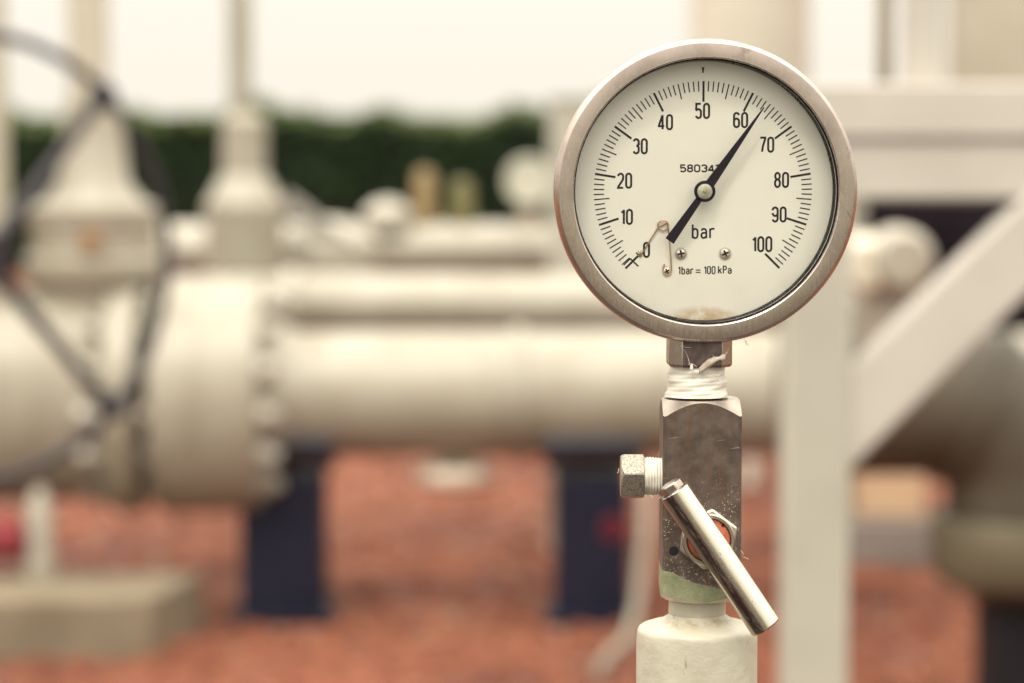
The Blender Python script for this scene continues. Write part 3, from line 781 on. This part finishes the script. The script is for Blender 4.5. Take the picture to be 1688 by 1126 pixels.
word(ink, 'kPa', *rel(1197.5, 444.7), 12, 4.9, 3.1, 2.0)
ink.build('unit_lettering', dial)
b = MB()
def D(u, v, d): x, y = rel(u, v); return L(x * KD, d, y * KD)
vs = [D(1115, 303, DD - .18), D(1201, 303, DD - .18), D(1201, 252, DD - .18), D(1115, 252, DD - .18)]
b._add(vs + [p + Vector((0, .1 * s, 0)) for p in vs], [(0, 1, 2, 3), (0, 4, 5, 1), (1, 5, 6, 2), (2, 6, 7, 3), (3, 7, 4, 0)])
stk = b.build('serial_sticker', STICK, dial, smooth=0)
ink = Ink(); word(ink, '580342', *rel(1156.5, 277.3), 10.8, 8.0, 3.7, 2.6); ink.build('serial_number', stk)

# ---- pointer
ang = R(35.2); pd_ = Vector((math.sin(ang), math.cos(ang))); pn_ = Vector((pd_.y, -pd_.x))
KP = 1.0 + 36 * s / YG
def PP(al, ac, d): q = (pd_ * al + pn_ * ac) * KP; return L(q.x, d, q.y)
outl = [(-100, -8.2), (-100, 8.2), (-16, 5.4), (-4, 6), (4, 7.6), (18, 7.8), (60, 6.0), (169, .8), (169, -.8), (60, -6.0), (18, -7.8), (4, -7.6), (-4, -6), (-16, -5.4)]
b = MB(); N = len(outl)
b._add([PP(a, c, 34) for a, c in outl] + [PP(a, c, 36.2) for a, c in outl], [tuple(range(N)), tuple(reversed(range(N, 2 * N)))] + [(i, N + i, N + (i + 1) % N, (i + 1) % N) for i in range(N)])
ptr = b.build('pointer', PTR, gauge, smooth=0)
MB().lathe([(0, 37 * s), (17.6 * s, 37 * s), (17.8 * s, 32 * s), (16.8 * s, 29.5 * s), (13.8 * s, 29 * s), (13.4 * s, 31 * s), (0, 31.5 * s)], OC, (0, 1, 0), 64).build('hub_ring', PTR, ptr)
MB().lathe([(0, 29.2 * s), (10.5 * s, 29.4 * s), (12.6 * s, 30.4 * s), (13.2 * s, 31.6 * s)], OC, (0, 1, 0), 48).build('hub_disc', HUBM, ptr)
MB().lathe([(0, 28 * s), (2.2 * s, 28.2 * s), (3 * s, 29 * s), (3.2 * s, 30 * s)], OC, (0, 1, 0), 16).build('hub_pin', BRASS, ptr)

# ---- screws with cross recess
def screw(u, v, r, par, rot):
    x, y = rel(u, v); cx, cz = x * KD, y * KD
    b = MB(); nr, na = 16, 72; vs = []; fs = []; fl_ = []
    for i in range(nr + 1):
        q = i / nr
        for j in range(na):
            a = 2 * math.pi * j / na
            deep = 0
            rx, ry = q * r * math.cos(a), q * r * math.sin(a)
            hgt = r * .62 * math.sqrt(max(0, 1 - (q * .97) ** 2.6))
            c_, s_ = math.cos(rot), math.sin(rot); X, Z = rx * c_ + ry * s_, -rx * s_ + ry * c_
            w_ = r * .125 * (1.25 - .3 * q); l_ = r * .62
            if (abs(X) < w_ and abs(Z) < l_) or (abs(Z) < w_ and abs(X) < l_) or (abs(X) + abs(Z) < r * .34):
                hgt -= r * .45 * max(.3, 1 - q * 1.1); deep = 1
            vs.append(L(cx + rx, DD - .2 - hgt, cz + ry)); fl_.append(deep)
    for i in range(nr):
        for j in range(na):
            fs.append((i * na + j, (i + 1) * na + j, (i + 1) * na + (j + 1) % na, i * na + (j + 1) % na))
    b._add(vs, fs); b.m = [1 if sum(fl_[i] for i in f) >= 3 else 0 for f in b.f]; return b.build('screw', [SCREWM, RECESS], par, smooth=40)
screw(1124.3, 417.8, 10.2, dial, R(12)); screw(1197.6, 417.8, 10.2, dial, R(24)); screw(1101.3, 446.6, 7.6, dial, R(30))
# ---- zero stop spring
pts = [(1095.5, 440), (1097.5, 435.5)] ; path = []
path += [D(1097.2, 434.5, DD - 3), D(1095, 441, DD - 3.2), D(1095.5, 449.5, DD - 3), D(1100, 454, DD - 3), D(1106, 452, DD - 3), D(1108.6, 445, DD - 3.2), D(1107.8, 430, DD - 4), D(1106, 410, DD - 5), D(1104.5, 392, DD - 5.2), D(1102.2, 372, DD - 5)]
for i in range(0, 31):
    a = R(-10 + 390 * i / 30 + 20); path.append(D(1094.3 + 8.3 * math.cos(a), 371 - 8.3 * math.sin(a), DD - 5 + 2.2 * i / 30))
path = path[:-1]
path += [D(1086.5, 374.5, DD - 3), D(1075, 393, DD - 3), D(1064, 411, DD - 2.6), D(1056.5, 423.5, DD - 2)]
MB().tube(path, 1.2 * s, 8).build('zero_stop_spring', BRASS, gauge)
b = MB()
for (u0, v0, u1, v1) in ((1053, 413, 1060, 423), (1058, 413, 1056, 424), (1052, 420, 1060, 421.5)):
    b.tube([D(u0, v0, DD - 1.2), D((u0 + u1) / 2 + .8, (v0 + v1) / 2, DD - 2), D(u1, v1, DD - 1)], .55 * s, 6)
b.build('rust_flakes', BRASS, gauge)

# ---- shank below the case and sealing tape
b = MB(); cx = -3.5
oct_ = [(-53, -26), (-33, -50), (33, -50), (53, -26), (53, 26), (33, 50), (-33, 50), (-53, 26)]
def octl(zs_, sc): return [L(cx + x * sc, 74 + y * sc, z_) for z_ in [zs_] for x, y in oct_]
lev = [(-225, 1), (-289, 1), (-294, .95)]
vs = []
for z_, sc in lev: vs += octl(z_, sc)
fs = [tuple(range(8)), tuple(reversed(range(16, 24)))]
for q in range(2):
    for i in range(8): fs.append((q * 8 + i, q * 8 + (i + 1) % 8, (q + 1) * 8 + (i + 1) % 8, (q + 1) * 8 + i))
b._add(vs, fs); b.m = [1 if f in (fs[2 + 1], fs[2 + 8 + 1]) else 0 for f in b.f]; b.build('shank', [SHANK, FLATSHADE], gauge, smooth=20, bevel=.0004)
rnd = random.Random(5)
ph = [rnd.uniform(0, 6.28) for _ in range(12)]
def wob(a, z):
    zq = z / s
    return s * (.8 * math.sin(3 * a + ph[0] + zq * .2) + .7 * math.sin(5 * a + ph[1] - zq * .35) + 0.4 * math.sin(zq * .36 + a * 1.0 + ph[2]) + .3 * math.sin(zq * .9 - a * 2 + ph[3]))
prof = []
for i in range(41):
    q = i / 40; zq = -292 - q * 53
    prof.append(((45.5 + 2.0 * math.sin(q * 2.2) + 3.2 * q + (3.5 if q > .8 else 0) * (q - .8) * 5 + (rnd.uniform(-.2, .2))) * s, zq * s))
prof = [(30 * s, -290 * s)] + prof + [(30 * s, -346 * s)]
MB().lathe(prof, L(-7, 74, 0), (0, 0, 1), 72, wob=wob).build('sealing_tape', TAPE, gauge, smooth=60)
# loose tape end, torn up across the shank
b = MB(); vs = []; nq = 14
for i in range(nq + 1):
    q = i / nq
    u, v = 1156 + 44 * q, 614 - 22 * q - 5 * math.sin(q * 3)
    wdt = 5 + 2.5 * math.sin(q * 5) + (3 if q > .8 else 0)
    for (o_, dd) in ((-1, 0), (-.3, -1.6), (.35, -1.2), (1, .4)):
        vs.append(L(u - 1165.5, 20 - 3 * math.sin(q * 3.1) + dd + rnd.uniform(-.6, .6), 316.5 - v + o_ * wdt + rnd.uniform(-.7, .7)))
b._add(vs, [(i * 4 + j, i * 4 + j + 1, (i + 1) * 4 + j + 1, (i + 1) * 4 + j) for i in range(nq) for j in range(3)])
o = b.build('tape_tail', TAILM, gauge, smooth=60)
m_ = o.modifiers.new('thick', 'SOLIDIFY'); m_.thickness = .0003
b = MB()
for (u0, v0, u1, v1, sg) in ((1124, 572, 1141, 604, 3), (1128, 571, 1143, 577, -2), (1196, 592, 1205, 575, 2), (1186, 596, 1178, 588, 1), (1199, 590, 1204, 583, -1), (1138, 603, 1152, 606, 2), (1232, 563, 1236, 572, 1), (1236, 566, 1240, 574, -1), (1207, 574, 1213, 568, 1), (1186, 622, 1190, 630, 3), (1170, 622, 1186, 622, -2)):
    pts = []
    for i in range(7):
        q = i / 6; d = 18 if v0 > 575 or u0 < 1190 else 30
        pts.append(L(u0 + (u1 - u0) * q - 1165.5 + sg * math.sin(q * 3.14) , d + sg * math.sin(q * 4), 316.5 - (v0 + (v1 - v0) * q) + sg * .6 * math.sin(q * 5)))
    b = MB(); b.tube(pts, .38 * s, 5); b.build('fibre_wisp', FIBRE, gauge)
b = MB(); b.lathe([(0, -5 * s), (2.6 * s, -4 * s), (2.8 * s, 0), (1.5 * s, 5 * s), (0, 6 * s)], L(1143.5 - 1165.5, 18, 316.5 - 608), (.1, 0, 1), 10)
b.build('tape_shred', TAPE, gauge)

# ------------------------------------------------------------------ the small valve below the gauge
ks = (at(1153, 820, YAX) - Vector((0, 0, H))).dot(CF) / FPX
BX = at(1153.5, 820, YAX).x
def ZB(v): return at(1153, v, YAX).z
valve = thing('gauge_valve', (BX, YAX, ZB(985)), 'square steel needle valve block with a slanted bar handle, between gauge and standpipe', 'valve')
half = 64.0 * ks
n = NT('tarnished steel block with painted dark reflection')
x, y, z = n.xyz()                                  # metres, from the foot of the block
zp_ = n.math('DIVIDE', z, ks); xp_ = n.math('DIVIDE', x, ks)
mott = n.noise(170, 6, .65)
streak = n.noise(1.0, 4, .6, vec=n.scale((520, 520, 45)))
base = n.mix(n.ramp(mott, .35, .68), (.105, .08, .067), (.148, .118, .099))  # tarnish, plus the dark surroundings it would mirror painted into the base
base = n.mix(n.ramp(streak, .48, .70, 0, .8), base, (.15, .088, .055))
sv = n.scale((60, 900, 900), n.rot((0, R(8), 0)))
base = n.mix(n.math('MULTIPLY', n.ramp(n.noise(1, 1, vec=sv), .71, .75), n.ramp(n.noise(60), .5, .6)), base, (.30, .25, .21))
low = n.ramp(n.math('ADD', zp_, n.math('MULTIPLY', xp_, -.15)), 235, 120)
sp1 = n.math('MULTIPLY', n.ramp(n.voro(1050), .30, .16), n.ramp(n.noise(190, 4, .7), .46, .58))
sp2 = n.ramp(n.noise(800, 5, .75), .57, .63)
spk = n.math('MULTIPLY', low, n.math('MAXIMUM', sp1, n.math('MULTIPLY', sp2, n.ramp(zp_, 175, 60))))
base = n.mix(n.math('MULTIPLY', spk, .58), base, (.48, .43, .36))
edge = n.math('ADD', n.math('MULTIPLY', n.noise(120, 3), 26), n.math('MULTIPLY', xp_, -.30))
green = n.math('MULTIPLY', n.ramp(n.math('SUBTRACT', zp_, edge), 21, 18), n.ramp(xp_, 44, 36))
gcol = n.mix(n.ramp(n.noise(150, 5, .6), .35, .7), (.245, .26, .15), (.165, .185, .098))
gcol = n.mix(n.ramp(n.voro(500), .06, .04), gcol, (.1, .08, .05))
base = n.mix(green, base, gcol)
n.set(color=base, metal=n.math('MULTIPLY', n.math('SUBTRACT', 1, n.math('MAXIMUM', green, spk)), .75), rough=n.ramp(mott, .3, .7, .36, .55))
n.bump(n.math('ADD', n.math('MULTIPLY', n.math('MULTIPLY', green, n.noise(200, 3)), 1.0), n.math('ADD', n.math('MULTIPLY', mott, .15), n.math('MULTIPLY', spk, .4))), .5, .0008)
BLOCKM = n.mat
n = NT('splashed chamfer paint')
n.set(color=n.mix(n.ramp(n.noise(140, 5, .6), .4, .65), (.60, .50, .42), (.42, .36, .27)), rough=.5, metal=.1); n.bump(n.noise(300, 4), .5, .0006); CHAMP = n.mat
CHAMF = steel('bright chamfer steel', (.44, .39, .335), (.32, .45), .2)
# square bar, turned cone chamfers at both ends
b = MB(); nn_ = 128; vs = []; top_z, bot_z = ZB(656), ZB(985)
def Rsq(a):
    a = ((a + math.pi / 4) % (math.pi / 2)) - math.pi / 4
    return min(half / math.cos(a), half * 1.372)
r0 = half * .965
for ring in range(6):
    for i in range(nn_):
        a = 2 * math.pi * i / nn_; q = Rsq(a)
        zt = top_z - max(0, (q - r0)) * .93; zb_ = bot_z + max(0, q - half * .93) * .62
        rr, z_ = [(r0 * .6, top_z), (r0, top_z), (q, zt), (q, zb_), (half * .93, bot_z), (half * .5, bot_z)][ring]
        vs.append((BX + rr * math.cos(a), YAX + rr * math.sin(a), z_))
fs = []; ms = []
for ring in range(5):
    for i in range(nn_):
        j = (i + 1) % nn_
        fs.append((ring * nn_ + i, ring * nn_ + j, (ring + 1) * nn_ + j, (ring + 1) * nn_ + i)); ms.append([1, 1, 0, 2, 2][ring])
base_i = len(b.v); b.v += [Vector(p) for p in vs]; b.f += fs; b.m += ms
b.build('body', [BLOCKM, CHAMF, CHAMP], valve, smooth=25)
YFR = YAX - half                                    # plane of the block's front face
def F(u, v, out): return at(u, v, YFR - out * ks)
b = MB(); hp = F(1110.5, 908.5, .25)
b.lathe([(0, 0), (7.6 * ks, 0.0), (8.6 * ks, .9 * ks)], hp, (0, 1, 0), 32); b.build('bleed_hole', HOLE, valve)
# bonnet nut, washer, orange cap, spindle
nc = F(1167, 887.5, 0)
hexp = [(51 * ks * math.cos(R(22 + 60 * q)), 51 * ks * math.sin(R(22 + 60 * q))) for q in range(6)]
Mf = Matrix(((1, 0, 0), (0, 0, -1), (0, 1, 0)))      # plane x,z pushed towards the camera
b = MB(); b.prism(hexp, nc + Vector((0, .001, 0)), Mf, 12 * ks + .001); nut = b.build('bonnet_nut', NUTM, valve, bevel=.0008, smooth=25)
b = MB(); b.lathe([(43 * ks, 0), (43 * ks, -20 * ks), (41 * ks, -22 * ks), (36.5 * ks, -22 * ks), (36.5 * ks, -16 * ks)], nc, (0, 1, 0), 48); b.build('gland_ring', SHANK, valve)
b = MB(); b.lathe([(36.3 * ks, -14 * ks), (34 * ks, -17 * ks), (28 * ks, -18 * ks), (0, -18.5 * ks)], nc, (0, 1, 0), 48); b.build('orange_cap', ORANGE, valve)
b = MB(); b.lathe([(2.6 * ks, 0), (0, -.6 * ks)], nc + Vector((23 * ks, -18.4 * ks, 24 * ks)), (0, 1, 0), 16); b.build('cap_pinhole', HOLE, valve)
b = MB(); b.lathe([(15 * ks, -20 * ks), (15 * ks, -52 * ks)], nc, (0, 1, 0), 24); b.build('spindle', NUTM, valve)
# bar handle
n = NT('polished handle, dark reflection painted along one side')
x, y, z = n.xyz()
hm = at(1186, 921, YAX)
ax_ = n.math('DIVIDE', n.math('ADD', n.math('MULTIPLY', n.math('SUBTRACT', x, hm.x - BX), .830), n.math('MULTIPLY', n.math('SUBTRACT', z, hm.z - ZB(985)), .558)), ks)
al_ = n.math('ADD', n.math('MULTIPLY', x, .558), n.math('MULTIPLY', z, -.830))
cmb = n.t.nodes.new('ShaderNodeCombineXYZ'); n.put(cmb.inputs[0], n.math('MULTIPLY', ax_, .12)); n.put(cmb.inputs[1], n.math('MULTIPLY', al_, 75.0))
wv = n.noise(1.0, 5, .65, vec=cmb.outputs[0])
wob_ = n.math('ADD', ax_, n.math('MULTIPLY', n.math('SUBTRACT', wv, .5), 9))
band = n.math('MULTIPLY', n.ramp(wob_, -17, -12), n.ramp(wob_, 2, -5))  # dark reflection painted as a streak along the bar's lower-left side
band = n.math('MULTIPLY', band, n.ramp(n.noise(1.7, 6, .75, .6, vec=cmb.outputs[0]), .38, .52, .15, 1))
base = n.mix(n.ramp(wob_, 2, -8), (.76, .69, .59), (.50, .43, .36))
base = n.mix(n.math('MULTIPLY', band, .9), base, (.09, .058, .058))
pit = n.math('MULTIPLY', n.ramp(n.voro(800), .22, .12), n.ramp(n.noise(90, 3), .46, .56))
base = n.mix(pit, base, (.25, .2, .16))
grime = n.math('MULTIPLY', n.ramp(n.noise(210, 6, .75, .5), .60, .68), n.ramp(n.noise(38, 2), .48, .6))
base = n.mix(n.math('MULTIPLY', grime, .75), base, (.22, .16, .11))
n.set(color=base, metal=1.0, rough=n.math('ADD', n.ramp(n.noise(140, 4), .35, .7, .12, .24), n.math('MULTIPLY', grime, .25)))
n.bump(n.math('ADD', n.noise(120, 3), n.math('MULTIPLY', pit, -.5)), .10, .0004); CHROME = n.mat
HO = 58
ha, hb = F(1111, 808.5, HO), F(1262.5, 1034.5, HO)
hl = (hb - ha).length; hd = (hb - ha).normalized(); hr = 25.6 * ks
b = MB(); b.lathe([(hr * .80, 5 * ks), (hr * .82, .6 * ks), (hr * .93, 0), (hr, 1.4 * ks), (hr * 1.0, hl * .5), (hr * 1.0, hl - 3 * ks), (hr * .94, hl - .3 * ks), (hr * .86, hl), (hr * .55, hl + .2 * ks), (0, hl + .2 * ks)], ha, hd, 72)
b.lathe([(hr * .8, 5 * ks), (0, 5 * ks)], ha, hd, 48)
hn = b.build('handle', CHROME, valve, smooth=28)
Mh = frame_from(hd, (0, 1, 0))
hexp = [(20.5 * ks * math.cos(R(8 + 60 * q)), 20.5 * ks * math.sin(R(8 + 60 * q))) for q in range(6)]
b = MB(); b.prism(hexp, ha - hd * 14 * ks, Mh, 22 * ks); b.build('end_bolt', SHANK, hn, bevel=.0007, smooth=25)
# hex plug on the left face, on taped thread
pgc = Vector((BX - half, YAX - 8 * ks, at(1050, 784, YAX).z))
xa = at(1022.5, 784, YAX).x; xb_ = at(1061, 784, YAX).x; xc = BX - half + .0004
def hexr(a, rc):
    a = (a + math.pi / 6) % (math.pi / 3) - math.pi / 6
    return rc * math.cos(math.pi / 6) / math.cos(a)
b = MB(); vs = []; nn_ = 96; rc = 39.5 * ks
for ring in range(6):
    for i in range(nn_):
        a = 2 * math.pi * i / nn_; q = hexr(a + R(43), rc); rin = rc * .83
        e = max(0, q - rin) * .9
        rr, X = [(rin * .5, xa), (rin, xa), (q, xa + e), (q, xb_ - e * .3), (rin, xb_), (rin * .5, xb_)][ring]
        vs.append((X, pgc.y + rr * math.cos(a), pgc.z + rr * math.sin(a)))
b._add(vs, [(r_ * nn_ + i, r_ * nn_ + (i + 1) % nn_, (r_ + 1) * nn_ + (i + 1) % nn_, (r_ + 1) * nn_ + i) for r_ in range(5) for i in range(nn_)])
b._add([vs[i] for i in range(nn_)], [tuple(range(nn_))])
pg = b.build('hex_plug', CASTM, valve, smooth=25)
prof = []
for i in range(61):
    q = i / 60; X = xb_ + (xc - xb_) * q
    prof.append(((29.5 + .9 * math.sin(q * 6.5 * 6.28) + 1.0 * math.sin(q * 3)) * ks, X - pgc.x))
MB().lathe(prof, (pgc.x, pgc.y, pgc.z), (1, 0, 0), 64, wob=lambda a, z: ks * (.6 * math.sin(4 * a + z / ks * .2) + .4 * math.sin(9 * a))).build('sealing_tape', TAPEX, pg, smooth=60)
b = MB(); rnd = random.Random(8)
for (u0, v0, dx, dv) in ((1084, 752, 1, -7), (1090, 818, -5, 4), (1020, 772, -2, 8), (1225, 918, 9, 4), (1218, 905, 8, 9), (1072, 816, 4, 5)):
    b = MB(); b.tube([at(u0, v0, YFR + .001), at(u0 + dx * .5 + .8, v0 + dv * .5, YFR), at(u0 + dx, v0 + dv, YFR - .001)], .32 * ks, 5); b.build('fibre_wisp', FIBRE, valve)

# ------------------------------------------------------------------ painted standpipe
SX = at(1149, 1050, YAX).x
stand = thing('standpipe', (SX, YAX, 0), 'cream painted standpipe with a narrow neck carrying the gauge valve', 'standpipe')
zt = ZB(1036)
def rs(p): return p * ks
prof = [(rs(45), ZB(983)), (rs(46.5), ZB(985)), (rs(47), ZB(990)), (rs(47.3), ZB(1008)), (rs(46.5), ZB(1011)), (rs(48.5), ZB(1013.5)), (rs(53), ZB(1017)), (rs(58), ZB(1020)), (rs(64), ZB(1023)), (rs(80), ZB(1027)), (rs(92), ZB(1031)), (rs(96.5), ZB(1034)), (rs(98.6), ZB(1038)), (rs(99.2), ZB(1042)), (rs(100), ZB(1056)), (rs(100), .02)]
rnd = random.Random(2)
b = MB(); b.lathe(prof, (SX, YAX, 0), (0, 0, 1), 96, wob=lambda a, z: .35 * ks * (math.sin(5 * a + z * 900) + math.sin(3 * a - z * 500))); b.build('tube', STANDM, stand, smooth=50)
b = MB(); b.lathe([(rs(45), .0), (rs(210), .0), (rs(210), .012), (rs(95), .012)], (SX, YAX, 0), (0, 0, 1), 48); b.build('base_flange', STANDM, stand)

for o in list(bpy.data.objects):
    if '_local' in o: del o['_local']
